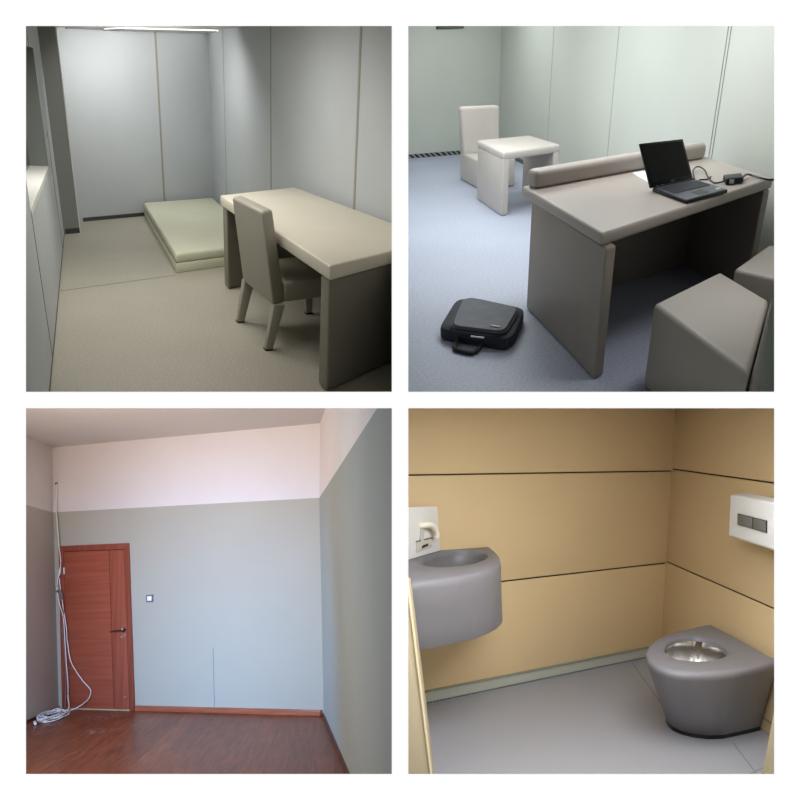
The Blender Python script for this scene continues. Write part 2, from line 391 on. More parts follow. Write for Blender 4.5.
mb.poly([(*lw(Y0), ZH), (*lw(Y1), ZH), (*dep(Y1, DP), ZH), (*dep(Y0, DP), ZH)]); mb.lean(LEAN).build('frame', M['niche'], r, win, close=False)
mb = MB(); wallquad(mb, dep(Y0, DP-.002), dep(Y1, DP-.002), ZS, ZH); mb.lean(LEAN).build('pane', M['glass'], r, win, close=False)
# square column in the far left corner
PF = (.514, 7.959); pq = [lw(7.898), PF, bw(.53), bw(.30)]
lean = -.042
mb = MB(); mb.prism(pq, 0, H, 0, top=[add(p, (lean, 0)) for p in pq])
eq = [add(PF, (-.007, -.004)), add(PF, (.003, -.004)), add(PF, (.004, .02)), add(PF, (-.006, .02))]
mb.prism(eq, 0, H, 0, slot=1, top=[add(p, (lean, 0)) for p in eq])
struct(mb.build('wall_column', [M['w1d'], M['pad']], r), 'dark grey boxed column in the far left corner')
mb = MB(); seam(mb, lerp(lw(7.898), PF, .52), unit(lw(7.898), PF), (0, -1), 0, .05, .14, 0, .008)
struct(mb.build('baseboard_column', M['base1'], r), 'dark base strip of the column')
mb = MB(); mid = lerp(bw(.60), bw(1.3), .5); seam(mb, mid, BD, BN, 0, .038, .80, 0, .01)
struct(mb.build('baseboard_back', M['base1'], r), 'dark base strip under the end wall')
mb = MB(); ta, tb = bw(.60), bw(2.1)
mb.hexa([(*ta, hc(.6)-.014), (*tb, hc(2.1)-.014), (*add(tb, BN, .02), hc(2.1)-.014), (*add(ta, BN, .02), hc(.6)-.014)], [(*ta, hc(.6)-.002), (*tb, hc(2.1)-.002), (*add(tb, BN, .02), hc(2.1)-.002), (*add(ta, BN, .02), hc(.6)-.002)])
struct(mb.build('trim_1', M['lampbar'], r), 'thin grey strip where end wall meets ceiling')
# ceiling light strip
t = thing('ceiling_light', 'white louvred ceiling light strip above the end wall', 'light', (1.6, 8.3, 1.88), r)
c0 = [add(bw(.95), BN, .025), add(bw(2.06), BN, .025), add(bw(2.06), BN, .40), add(bw(.95), BN, .40)]
mb = MB(); mb.hexa([(*p, hc(p[0])-.012) for p in c0], [(*p, hc(p[0])-.004) for p in c0]); mb.build('diffuser', M['light'], r, t)
mb = MB()
for i in range(25):
    p = lerp(c0[0], c0[1], i/24); q = lerp(c0[3], c0[2], i/24); e = (BD[0]*.006, BD[1]*.006)
    qq = [add(p, e, -1), add(p, e), add(q, e), add(q, e, -1)]; mb.hexa([(*v, hc(v[0])-.022) for v in qq], [(*v, hc(v[0])-.011) for v in qq])
mb.build('louvre', M['lampbar'], r, t)
# folding mattress
t = thing('mattress', 'two-layer pale padded mattress lying on the cell floor in the corner', 'mattress', (1.6, 7.4, 0), r)
mq = [(1.085, 6.153), (1.905, 6.47), (2.085, 9.17), (1.24, 8.80)]
mb = MB(); mb.prism(mq, 0.002, .080, .003, 2); mb.build('bottom_pad', M['mat1'], r, t)
mi = [add(p, add((1.58, 7.6), p, -1), .006) for p in mq]
mb = MB(); mb.prism(mi, .074, .082); mb.build('fold_seam', M['seamd'], r, t)
mb = MB(); mb.prism(mq, .080, .158, .02, 4); mb.build('top_pad', M['mat1'], r, t)
# desk
ZT, ZB = .68, .605
DQ = [(1.326, 3.379), (2.22, 3.93), (2.085, 6.18), (1.353, 5.714)]        # near-left, near-right, far-right, far-left
t = thing('padded_desk', 'cream padded desk with solid end panels standing along the grey wall', 'desk', (1.75, 4.8, 0), r)
mb = MB(); mb.prism(DQ, ZB, ZT, .011, 4); mb.build('tabletop', M['v1'], r, t, clip=True)
def along(a, b, d): u = unit(a, b); return (a[0]+u[0]*d, a[1]+u[1]*d)
n0, n1, f1_, f0 = DQ
nl = along(n0, f0, .02); nl = along(nl, along(n1, f1_, .02), .012); nr = along(n1, f1_, .02)
mb = MB(); mb.prism([nl, nr, along(nr, f1_, .13), along(nl, f0, .13)], 0.002, ZB, .018, 4); mb.build('end_panel', M['v1shade'], r, t, clip=True)
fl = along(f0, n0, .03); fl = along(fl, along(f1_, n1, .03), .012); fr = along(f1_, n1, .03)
mb = MB(); mb.prism([along(fl, n0, .13), along(fr, n1, .13), fr, fl], 0.002, ZB, .018, 4); mb.build('end_panel', M['v1shade'], r, t, clip=True)
# chair with its back to the room, pushed under the desk
t = thing('padded_chair', 'beige-grey padded dining chair pushed under the cream desk, its back towards the room', 'chair', (1.45, 4.4, 0), r)
bn, bf = (1.262, 4.10), (1.246, 4.70); th = (.092, .055)
tn, tf = (1.205, 4.125), (1.178, 4.675)
mb = MB(); b = []
lo = [(*bn, .283), (*add(bn, th), .283), (*add(bf, th), .283), (*bf, .283)]
m1 = lerp(bn, tn, .4); m2 = lerp(bf, tf, .4)
hi = [(*tn, .818), (*add(tn, th, .82), .826), (*add(tf, th, .82), .826), (*tf, .818)]
mb.hexa(lo, hi, .018, 4); mb.build('backrest', M['v1c'], r, t)
sn, sf = add(bn, th, .9), add(bf, th, .9)
sq = [sn, (sn[0]+.44, sn[1]+.10), (sf[0]+.44, sf[1]+.10), sf]
mb = MB(); mb.prism(sq, .285, .405, .02, 4); mb.build('seat', M['v1c'], r, t)
def leg(top, bot, zt, w0=.034, w1=.022):
    m = MB(); m.hexa([(bot[0]+sx*w1, bot[1]+sy*w1, .002) for sx, sy in ((-1, -1), (1, -1), (1, 1), (-1, 1))], [(top[0]+sx*w0, top[1]+sy*w0, zt) for sx, sy in ((-1, -1), (1, -1), (1, 1), (-1, 1))], .006, 2); return m
for top, bot in (((1.300, 4.128), (1.246, 4.15)), ((1.285, 4.715), (1.232, 4.735)), ((sq[1][0]-.05, sq[1][1]+.04), (sq[1][0]-.03, sq[1][1]+.03)), ((sq[2][0]-.05, sq[2][1]-.04), (sq[2][0]-.03, sq[2][1]-.03))):
    o = leg(top, bot, .29).build('leg', M['v1c'], r, t)
    m = MB(); m.prism([(bot[0]+sx*.023, bot[1]+sy*.023) for sx, sy in ((-1, -1), (1, -1), (1, 1), (-1, 1))], 0, .012); m.build('foot_cap', M['black'], r, o)
area('lamp_cell_rear', r, (1.2, 8.0, 1.82), (1.3, 8.6, .9), .9, .35, 18, (255, 255, 252))
area('lamp_cell_mid', r, (1.05, 5.6, 1.80), (1.5, 5.6, 0), .7, 2.0, 35, (255, 253, 246))
area('lamp_cell_near', r, (.85, 4.2, 1.80), (.85, 4.2, 0), .7, .9, 12, (255, 251, 244))

# ================================================================== ROOM 2 : cell with laptop desk
r = R2; H = 1.95
A0 = (5.52, 8.233); AD = unit((5.52, 8.233), (4.351, 8.432)); AN = (-AD[1]*-1, -1); AN = (-.168, -.986)
BD2 = unit((5.52, 8.233), (4.0, 3.2)); BN2 = (-BD2[1]*-1, BD2[0]); BN2 = (BD2[1], -BD2[0])
if BN2[0] > 0: BN2 = (-BN2[0], -BN2[1])
def wa(d): return (A0[0]+AD[0]*d, A0[1]+AD[1]*d)
def wb(d): return (A0[0]+BD2[0]*d, A0[1]+BD2[1]*d)
mb = MB(); mb.poly([(-2, .5, 0), (7, .5, 0), (7, 9.6, 0), (-2, 9.6, 0)])
struct(mb.build('floor', M['f2'], r, clip=True, close=False), 'bluish speckled vinyl floor under the bag and laptop desk')
mb = MB(); mb.poly([(-2, .5, H), (7, .5, H), (7, 9.6, H), (-2, 9.6, H)])
struct(mb.build('ceiling', M['c3'], r, clip=True, close=False), 'pale ceiling over the laptop room')
mb = MB(); wallquad(mb, wa(4.5), wa(0), 0, H); 
struct(mb.build('wall_back', [M['w2'], M['seam2']], r, clip=True, close=False), 'pale green end wall behind the small chair')
mb = MB(); wallquad(mb, wb(0), wb(8), 0, H)
for x_, w_, s_ in ((5.02, .005, 1), (4.598, .008, 1), (4.148, .006, 2), (4.1385, .005, 2)): seam(mb, wb((x_-A0[0])/BD2[0]), BD2, BN2, 0, H, w_, s_)
struct(mb.build('wall_right', [M['w2'], M['seam2'], mat('seam2_dark', (138, 144, 138), .7), mat('seam2_mid', (150, 157, 150), .7)], r, clip=True, close=False), 'pale green wall with vertical seams behind the laptop desk')
mb = MB(); seam(mb, wa(1.6), AD, AN, 0, .045, 3.2, 0, .012)
struct(mb.build('baseboard_back', M['base2'], r, clip=True), 'black and white base strip under the green end wall')
mb = MB(); seam(mb, wb(1.2), BD2, BN2, 0, .045, 2.3, 0, .012)
struct(mb.build('baseboard_right', M['base2'], r), 'black and white base strip under the green side wall')
t = thing('wall_vent', 'narrow black vent at the top of the pale green end wall', 'vent', (*wa(.65), 1.402), r)
mb = MB(); seam(mb, wa(.65), AD, AN, 1.402, 1.47, .33, 0, .02); mb.build('frame', M['black'], r, t)
mb = MB()
for i in range(3): seam(mb, add(wa(.65), AN, .018), AD, AN, 1.41+i*.02, 1.418+i*.02, .30, 0, .008)
mb.build('slat', M['lampbar'], r, t)
# desk with bolster
ZT, ZB = .675, .617
NL, FL, BR, FR = (2.165, 2.425), (2.47, 3.44), (3.975, 3.60), (3.715, 2.84)
t = thing('padded_desk', 'taupe padded desk with a bolster rail along its rear edge, holding the laptop', 'desk', (3.0, 3.0, 0), r)
mb = MB(); mb.prism([NL, FR, BR, FL], ZB, ZT, .016, 4); mb.build('tabletop', M['v2'], r, t)
l0, l1 = (2.168, 2.395), (2.468, 3.345)
e = unit(NL, FR); E = (e[0]*.075, e[1]*.075)
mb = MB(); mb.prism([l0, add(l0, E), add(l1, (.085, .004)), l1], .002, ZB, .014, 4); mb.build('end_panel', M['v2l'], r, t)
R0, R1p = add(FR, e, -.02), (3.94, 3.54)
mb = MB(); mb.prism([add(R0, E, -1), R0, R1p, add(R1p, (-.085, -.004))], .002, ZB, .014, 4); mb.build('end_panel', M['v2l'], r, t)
mb = MB(); mb.prism([(2.57, 3.33), (3.86, 3.48), (3.86, 3.53), (2.57, 3.38)], .002, ZB, .006, 2); mb.build('back_panel', M['v2l'], r, t)
bq = [(2.472, 3.318), (3.90, 3.492), (3.93, 3.575), (2.485, 3.425)]
mb = MB(); mb.prism(bq, ZT-.004, .770, .030, 5); mb.build('bolster', M['v2'], r, t)
# laptop
t = thing('laptop', 'open black laptop with dark screen on the taupe desk', 'laptop', (3.05, 2.8, ZT), r)
LL, LN_, LR_, LB = (2.925, 2.935), (2.848, 2.627), (3.198, 2.695), (3.272, 2.985)
lq = [LN_, LR_, LB, LL]
mb = MB(); mb.prism(lq, ZT+.001, ZT+.020, .005, 2); body = mb.build('base', M['lap'], r, t)
def lp(u, v): a = lerp(LN_, LR_, u); b_ = lerp(LL, LB, u); return lerp(a, b_, v)
zt = ZT+.0202
mb = MB(); mb.prism([lp(.02, .03), lp(.98, .03), lp(.98, .95), lp(.02, .95)], zt-.004, zt+.0008); mb.build('deck', M['lapdeck'], r, body)
mb = MB(); mb.prism([lp(.06, .42), lp(.94, .42), lp(.94, .84), lp(.06, .84)], zt, zt+.0012); mb.build('keyboard_bed', M['keygap'], r, body)
for row in range(6):
    for c_ in range(14):
        u0 = .07+c_*.0615; v0 = .43+row*.068
        mb = MB(); mb.prism([lp(u0, v0), lp(u0+.052, v0), lp(u0+.052, v0+.055), lp(u0, v0+.055)], zt+.001, zt+.005); mb.build('key', M['key'], r, body)
mb = MB(); mb.prism([lp(.36, .10), lp(.62, .10), lp(.62, .33), lp(.36, .33)], zt, zt+.002); mb.build('touchpad', M['lap'], r, body)
mb = MB(); mb.prism([lp(.84, .12), lp(.94, .12), lp(.94, .2), lp(.84, .2)], zt, zt+.0016); mb.build('sticker', M['silver'], r, body)
sl, sr_ = (2.922, 2.938, ZT+.018), (3.270, 2.990, ZT+.018); tl, tr = (2.870, 2.997, .911), (3.212, 3.046, .899)
n_ = (Vector(sr_)-Vector(sl)).cross(Vector(tl)-Vector(sl)).normalized()           # faces the user side or away
if n_.y > 0: n_ = -n_
def sc(u, v, d): return tuple(Vector(lerp(lerp(sl, sr_, u), lerp(tl, tr, u), v)) + n_*d)
mb = MB(); mb.hexa([sc(0, 0, 0), sc(1, 0, 0), sc(1, 1, 0), sc(0, 1, 0)], [sc(0, 0, -.014), sc(1, 0, -.014), sc(1, 1, -.014), sc(0, 1, -.014)], .004, 2); lid = mb.build('lid', M['lap'], r, t)
mb = MB(); mb.hexa([sc(.05, .12, -.001), sc(.95, .12, -.001), sc(.95, .95, -.001), sc(.05, .95, -.001)], [sc(.05, .12, .001), sc(.95, .12, .001), sc(.95, .95, .001), sc(.05, .95, .001)]); mb.build('display', M['screen'], r, lid)
mb = MB(); mb.hexa([sc(.47, .055, 0), sc(.55, .055, 0), sc(.55, .085, 0), sc(.47, .085, 0)], [sc(.47, .055, .0015), sc(.55, .055, .0015), sc(.55, .085, .0015), sc(.47, .085, .0015)]); mb.build('logo', M['keygap'], r, lid)
for u in (.14, .26):
    mb = MB(); mb.hexa([sc(u-.04, .02, 0), sc(u+.03, .02, 0), sc(u+.03, .035, 0), sc(u-.04, .035, 0)], [sc(u-.04, .02, .002), sc(u+.03, .02, .002), sc(u+.03, .035, .002), sc(u-.04, .035, .002)]); mb.build('label_strip', M['keygap'], r, lid)
mb = MB(); mb.tube([(*lp(.04, .97), zt), (*lp(.96, .97), zt)], .007, 8, smooth=False); mb.build('hinge', M['lap'], r, body)
# paper under the laptop
mb = MB(); mb.prism([(3.20, 3.385), (3.06, 3.085), (3.03, 3.01), (3.25, 3.03), (3.36, 3.40)], ZT+.0004, ZT+.0022)
tag(mb.build('paper', M['paper'], r), 'white sheet of paper on the desk behind the laptop', 'paper')
# power adapter and cords
t = thing('power_adapter', 'black laptop power adapter brick with cords on the desk right of the laptop', 'adapter', (3.45, 2.88, ZT), r)
aq = [(3.345, 2.838), (3.455, 2.822), (3.545, 2.915), (3.425, 2.932)]
mb = MB(); mb.prism(aq, ZT+.001, ZT+.034, .007, 3); br_ = mb.build('brick', M['lap'], r, t)
mb = MB(); mb.prism([lerp(aq[0], aq[1], .18), lerp(aq[0], aq[1], .42), add(lerp(aq[0], aq[1], .42), (-.002, -.006)), add(lerp(aq[0], aq[1], .18), (-.002, -.006))], ZT+.008, ZT+.028); mb.build('label_plate', M['silver'], r, br_)
mb = MB(); mb.tube([(3.275, 2.985, ZT+.012), (3.40, 3.12, ZT+.03), (3.56, 3.235, ZT+.02), (3.50, 3.13, ZT+.022), (3.37, 2.98, ZT+.016), (3.33, 2.90, ZT+.006), (3.36, 2.875, ZT+.012), (3.385, 2.885, ZT+.015)], .0045, 6); mb.build('output_cord', M['black'], r, t)
mb = MB(); mb.tube([(3.50, 2.87, ZT+.016), (3.585, 2.915, ZT+.02), (3.622, 2.91, ZT+.012), (3.60, 2.835, ZT+.012), (3.61, 2.79, ZT+.008), (3.64, 2.77, ZT+.006), (3.68, 2.75, ZT-.02), (3.69, 2.745, ZT-.2)], .006, 6); mb.build('mains_cord', M['black'], r, t)
mb = MB(); mb.tube([(3.285, 2.955, ZT+.008), (3.33, 3.005, ZT+.005), (3.375, 2.995, ZT+.005), (3.45, 3.035, ZT+.005)], .004, 6)
tag(mb.build('data_cord', M['black'], r), 'short loose black cord trailing from the rear of the laptop', 'cord')
# small table and block chair at the back
t = thing('side_table', 'small pale waterfall table with two panel legs by the far wall', 'table', (3.95, 5.65, 0), r)
tq = [(3.605, 5.30), (4.225, 5.35), (4.355, 5.97), (3.80, 6.01)]
mb = MB(); mb.prism(tq, .455, .522, .022, 4); mb.build('tabletop', M['v2c'], r, t)
mb = MB(); mb.prism([(3.608, 5.303), (3.678, 5.309), (3.872, 6.0), (3.802, 6.0)], .002, .470, .012, 3); mb.build('end_panel', M['v2c'], r, t)
mb = MB(); mb.prism([(4.155, 5.347), (4.222, 5.352), (4.352, 5.965), (4.285, 5.97)], .002, .470, .012, 3); mb.build('end_panel', M['v2c'], r, t)
t = thing('block_chair', 'small pale block chair facing the viewer behind the small table', 'chair', (4.3, 6.6, 0), r)
cn, cb, cr_ = (4.051, 6.393), (4.176, 6.927), (4.415, 6.27)
wv = (cr_[0]-cn[0], cr_[1]-cn[1])
mb = MB(); mb.prism([cn, cr_, add(cb, wv), cb], .002, .275, .022, 4); mb.build('seat', M['v2c'], r, t)
q0 = lerp(cb, cn, .22)
lo = [(*q0, .26), (*add(q0, wv), .26), (*add(cb, wv), .26), (*cb, .26)]
u_ = (cb[0]-cn[0], cb[1]-cn[1]); T0 = add(add(q0, u_, .10), wv, -.045); T1 = add(add(q0, u_, .10), wv, 1.01)
hi = [(*T0, .712), (*T1, .712), (*add(T1, u_, .2), .712), (*add(T0, u_, .2), .712)]
mb = MB(); mb.hexa(lo, hi, .03, 5); mb.build('backrest', M['v2c'], r, t)
# block chairs on the near side of the desk
def block_chair(L_, T_, R_, N_, label, lean):
    t = thing('block_chair', label, 'chair', (*lerp(L_, R_, .5), 0), r)
    a0 = add(L_, (.035, -.005)); 
    mb = MB(); mb.prism([N_, R_, T_, L_], .002, .40, .022, 4); mb.build('seat', M['v2s'], r, t, clip=True)
    d_ = unit(N_, R_); nn = (d_[1], -d_[0]); k1 = .14
    n0_, r0_ = add(N_, nn, -.012), add(R_, nn, -.012)
    lo = [(*n0_, .002), (*r0_, .002), (*add(r0_, nn, k1), .002), (*add(n0_, nn, k1), .002)]
    hi = [(*add(n0_, nn, lean), .80), (*add(r0_, nn, lean), .80), (*add(r0_, nn, k1+lean), .80), (*add(n0_, nn, k1+lean), .80)]
    mb = MB(); mb.hexa(lo, hi, .03, 4); mb.build('backrest', M['v2s'], r, t, clip=True)
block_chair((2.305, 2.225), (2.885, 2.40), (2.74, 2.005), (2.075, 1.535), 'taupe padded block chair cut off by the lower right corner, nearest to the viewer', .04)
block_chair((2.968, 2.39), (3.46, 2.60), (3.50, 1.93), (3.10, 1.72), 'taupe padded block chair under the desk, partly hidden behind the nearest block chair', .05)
# shoulder bag on the floor
t = thing('laptop_bag', 'black nylon laptop bag lying flat on the bluish floor', 'bag', (2.05, 3.15, 0), r)
bo = [(2.012, 2.872), (2.10, 2.925), (2.335, 3.175), (2.345, 3.222), (2.165, 3.525), (2.115, 3.535), (1.815, 3.205), (1.808, 3.165)]
c_ = (2.06, 3.17); bl = smooth_loop(resample(bo, 72, c_), 2)
if True:
    def cw(l): return l
    mb = MB(); mb.loft([lift(scale_loop(bl, c_, .97), .003), lift(bl, .012), lift(scale_loop(bl, c_, 1.0), .05), lift(scale_loop(bl, c_, .985), .064), lift(scale_loop(bl, c_, .93), .072), lift(scale_loop(bl, c_, .5), .078)], 0, True, True)
    body = mb.build('body', M['nylon'], r, t)
po = [(2.005, 2.905), (2.05, 2.93), (2.268, 3.14), (2.276, 3.18), (2.15, 3.455), (2.112, 3.462), (1.845, 3.135), (1.838, 3.10)]
pc = (2.05, 3.14); pl = smooth_loop(resample(po, 72, pc), 3)
mb = MB(); mb.loft([lift(pl, .066), lift(scale_loop(pl, pc, .995), .088), lift(scale_loop(pl, pc, .95), .100), lift(scale_loop(pl, pc, .5), .104)], 0, False, True); mb.build('front_pocket', M['nylon2'], r, t)
mb = MB(); zl = scale_loop(pl, pc, 1.004); mb.tube([(x, y, .082) for x, y in zl[:: 2]] + [(zl[0][0], zl[0][1], .082)], .005, 6); mb.build('zipper', M['nylon3'], r, t)
mb = MB(); mb.tube([(1.868, 3.09, .03), (1.815, 3.045, .016), (1.795, 3.005, .0125), (1.822, 2.945, .0125), (1.85, 2.925, .0125), (1.905, 2.955, .016), (1.94, 2.985, .03)], .0115, 8); mb.build('handle', M['nylon3'], r, t)
mb = MB(); mb.prism([(1.992, 2.992), (2.02, 2.952), (2.028, 2.958), (2.0, 2.998)], .096, .107); mb.build('logo_tag', M['silver'], r, t)
mb = MB(); mb.prism([(1.87, 2.985), (1.915, 2.935), (1.921, 2.941), (1.876, 2.991)], .070, .0765); mb.build('zipper_pull', M['silver'], r, t)
# pale upright panel edge at the right
mb = MB(); pA, pB = Vector((1.811, 1.295, .501)), Vector((1.917, 1.400, .780)); dz = (pB-pA)
e0 = pA - dz*.9; e1 = pA + dz*1.6; s_ = Vector((.16, -.08, 0)); s2 = Vector((.15, .05, 0))
mb.hexa([e0, e0+s_, e0+s_+s2, e0+s2], [e1, e1+s_, e1+s_+s2, e1+s2])
struct(mb.build('trim_2', mat('pale_green_edge', (176, 184, 176), .6), r, clip=True), 'pale green upright panel edge at the right of the laptop room')
area('added_fill_seat', r, (2.75, 2.15, 1.85), (2.6, 2.0, 0), .4, .4, 2.1, (250, 252, 252), 80)  # unseen light added to brighten the nearest chair's seat
area('lamp_laptop_left', r, (3.2, 5.2, H-.05), (3.3, 5.2, 0), 1.4, 1.4, 44, (248, 255, 252))
area('lamp_laptop_far', r, (4.4, 7.2, H-.05), (4.4, 7.2, 0), .8, .8, 15, (248, 255, 252))
area('added_fill_desk', r, (3.2, 3.55, H-.05), (3.2, 3.5, 0), .9, .6, 19, (250, 253, 252))  # overhead fill added to lift the desk top and bolster

# ================================================================== ROOM 3 : room with the red door
r = R3; YB = 7.5
B_L, B_R = (-8.25, YB-.12), (-4.40, YB-.09)                       # floor line of the end wall
BL0, BR0 = (-8.385, 7.5, 0.), (-4.447, 7.5, 0.)
bandL, bandR, ceilL, ceilR = (-8.643, 7.5, 2.533), (-4.411, 7.5, 2.351), (-8.720, 7.5, 3.448), (-4.366, 7.5, 3.219)
sL = Vector((-7.846, 6.564, 0)) - Vector((-8.30, 7.44, 0)); sL.normalize(); sR = (Vector((-3.028, 5.445, 0)) - Vector((-4.425, 7.47, 0))).normalized()
sLb = (Vector((-8.014, 6.548, 2.533)) - Vector(bandL)).normalized(); sRb = (Vector((-1.716, 3.559, 2.351)) - Vector(bandR)).normalized()
sLc = (Vector((-8.275, 6.707, 3.448)) - Vector(ceilL)).normalized(); sRc = sRb
def ext(p, d, k): return tuple(Vector(p) + d*k)
mb = MB(); mb.poly([(-9.5, 1.0, 0), (1.5, 1.0, 0), (1.5, 7.6, 0), (-9.5, 7.6, 0)])
struct(mb.build('floor', M['f3'], r, clip=True, close=False), 'red-brown laminate floor before the door')
mb = MB(); mb.poly([ceilL, ceilR, ext(ceilR, sRc, 7), ext(ceilL, sLc, 7)])
struct(mb.build('ceiling', M['c3'], r, clip=True, close=False), 'white ceiling of the room with the red door')
mb = MB(); mb.poly([BL0, BR0, bandR, bandL], 0); mb.poly([bandL, bandR, ceilR, ceilL], 1)
mb.hexa([(-5.903, 7.5, .07), (-5.909, 7.5, .07), (-5.909, 7.497, .07), (-5.903, 7.497, .07)], [(-5.922, 7.5, .72), (-5.928, 7.5, .72), (-5.928, 7.497, .72), (-5.922, 7.497, .72)], slot=2)
struct(mb.build('wall_back', [M['w3'], M['w3u'], M['gap']], r, clip=True, close=False), 'two-tone end wall holding the red door')
mb = MB(); mb.poly([BL0, bandL, ext(bandL, sLb, 7), ext(BL0, sL, 7)], 0); mb.poly([bandL, ceilL, ext(ceilL, sLc, 7), ext(bandL, sLb, 7)], 1)
struct(mb.build('wall_left', [M['w3l'], M['w3u']], r, clip=True, close=False), 'narrow dull two-tone wall left of the red door')
mb = MB(); mb.poly([BR0, bandR, ext(bandR, sRb, 7), ext(BR0, sR, 7)], 0); mb.poly([bandR, ceilR, ext(ceilR, sRc, 7), ext(bandR, sRb, 7)], 1)
struct(mb.build('wall_right', [M['w3s'], M['w3u']], r, clip=True, close=False), 'grey-green two-tone wall at the right of the wooden floor')
mb = MB(); mb.hexa([(-7.085, 7.5, 0), (-4.46, 7.5, 0), (-4.48, 7.472, 0), (-7.085, 7.472, 0)], [(-7.085, 7.5, .062), (-4.455, 7.5, .062), (-4.475, 7.476, .058), (-7.085, 7.476, .058)], .004, 2)
struct(mb.build('baseboard_back', M['skirt3'], r), 'reddish wooden skirting right of the door')
def skirt(p, d, n, k0, k1, h, th_, name, m_, lab):
    a = Vector(p)+d*k0; b_ = Vector(p)+d*k1; mb = MB(); n = Vector(n)*th_
    u = Vector((0, 0, h)); mb.hexa([a, b_, b_+n, a+n], [a+u, b_+u, b_+n+u, a+n+u]); struct(mb.build(name, m_, r, clip=True), lab)
skirt(BL0, sL, (.89, .46, 0), .02, 6, .03, .02, 'baseboard_left', M['skirtl'], 'low dark skirting along the left wall')
skirt(BR0, sR, (-.82, -.57, 0), .02, 6, .035, .018, 'baseboard_right', M['skirtl'], 'low dark skirting along the right wall')
# door
t = thing('door_1', 'closed red-brown wooden door with lever handle in the end wall', 'door', (-7.75, 7.48, 0), r); t['kind'] = 'structure'
FBL, FBR, FTL, FTR = (-8.30, 0.), (-7.098, 0.), (-8.487, 2.064), (-7.253, 2.026)       # frame outline in the wall plane (x, z)
LBL, LBR, LTL, LTR = (-8.222, .012), (-7.167, .012), (-8.399, 1.990), (-7.318, 1.952)
def pl(p, d): return (p[0], 7.5-d, p[1])
def slab(q, d0, d1, bev=0, slot=0, m=None): return (m or MB()).hexa([pl(p, d0) for p in q], [pl(p, d1) for p in q], bev, 2, slot)
mb = MB()
slab([FBL, LBL, LTL, FTL], .0, .030, .003, m=mb); slab([LBR, FBR, FTR, LTR], .0, .030, .003, m=mb); slab([LTL, LTR, FTR, FTL], .0, .030, .003, m=mb)
mb.build('door_frame', M['frame3'], r, t)
def dq(u, v): a = lerp(LBL, LBR, u); b_ = lerp(LTL, LTR, u); return lerp(a, b_, v)
mb = MB(); slab([dq(.006, 0), dq(.745, 0), dq(.745, .996), dq(.006, .996)], .002, .018, .002, m=mb); leaf = mb.build('door_leaf', M['door'], r, t)
mb = MB(); slab([dq(.755, 0), dq(.985, 0), dq(.985, .996), dq(.755, .996)], .002, .018, .002, m=mb); mb.build('lock_stile', M['doorv'], r, t)
mb = MB(); slab([dq(0, 0), dq(1, 0), dq(1, 1), dq(0, 1)], .001, .008, 0, m=mb); mb.build('groove', M['groove'], r, t)
mb = MB(); slab([(-8.215, 0.0), (-7.165, 0.0), (-7.165, .012), (-8.215, .012)], .0, .03, 0, m=mb); mb.build('threshold', M['jamb'], r, t)
for v in (.87, .62):
    mb = MB(); slab([dq(.0, v-.022), dq(.016, v-.022), dq(.016, v+.022), dq(.0, v+.022)], .018, .03, .002, m=mb); mb.build('hinge', M['pad'] if v > .8 else M['frame3'], r, t)
h = MB(); hx, hz = -7.287, .950
h.tube([(hx, 7.482, hz), (hx, 7.44, hz)], .022, 12, smooth=False); ro = h.build('handle_rose', M['steelh'], r, t)
h = MB(); h.tube([(hx, 7.442, hz), (hx-.06, 7.438, hz), (hx-.20, 7.442, hz-.012)], .011, 8, taper=.008); h.build('lever', M['steelh'], r, ro)
h = MB(); h.tube([(hx-.0, 7.438, hz+.012), (hx+.012, 7.434, hz+.016)], .011, 8, smooth=False); h.build('spindle_cap', M['brass'], r, ro)
h = MB(); h.tube([(-7.285, 7.482, .885), (-7.285, 7.468, .885)], .02, 12, smooth=False); lk = h.build('lock_plate', M['brass'], r, t)
h = MB(); h.tube([(-7.285, 7.468, .885), (-7.285, 7.462, .885)], .008, 8, smooth=False); h.build('keyhole', M['groove'], r, lk)
h = MB(); h.tube([(-7.325, 7.482, .868), (-7.325, 7.466, .868)], .012, 8, smooth=False); h.build('thumb_turn', M['brass'], r, t)
h = MB(); h.tube([(-7.27, 7.48, .145), (-7.235, 7.478, .165)], .008, 6, smooth=False); h.build('scratch_plate', M['brass'], r, t)
# switch
t = thing('light_switch', 'square grey-rimmed light switch with white rocker beside the door', 'switch', (-6.897, 7.49, 1.277), r)
mb = MB(); slab([(-6.952, 1.277), (-6.842, 1.277), (-6.842, 1.365), (-6.952, 1.365)], 0, .012, .004, m=mb); pt = mb.build('plate', M['switchf'], r, t)
mb = MB(); slab([(-6.932, 1.293), (-6.862, 1.293), (-6.862, 1.349), (-6.932, 1.349)], .011, .017, .002, m=mb); mb.build('rocker', M['switchw'], r, t)
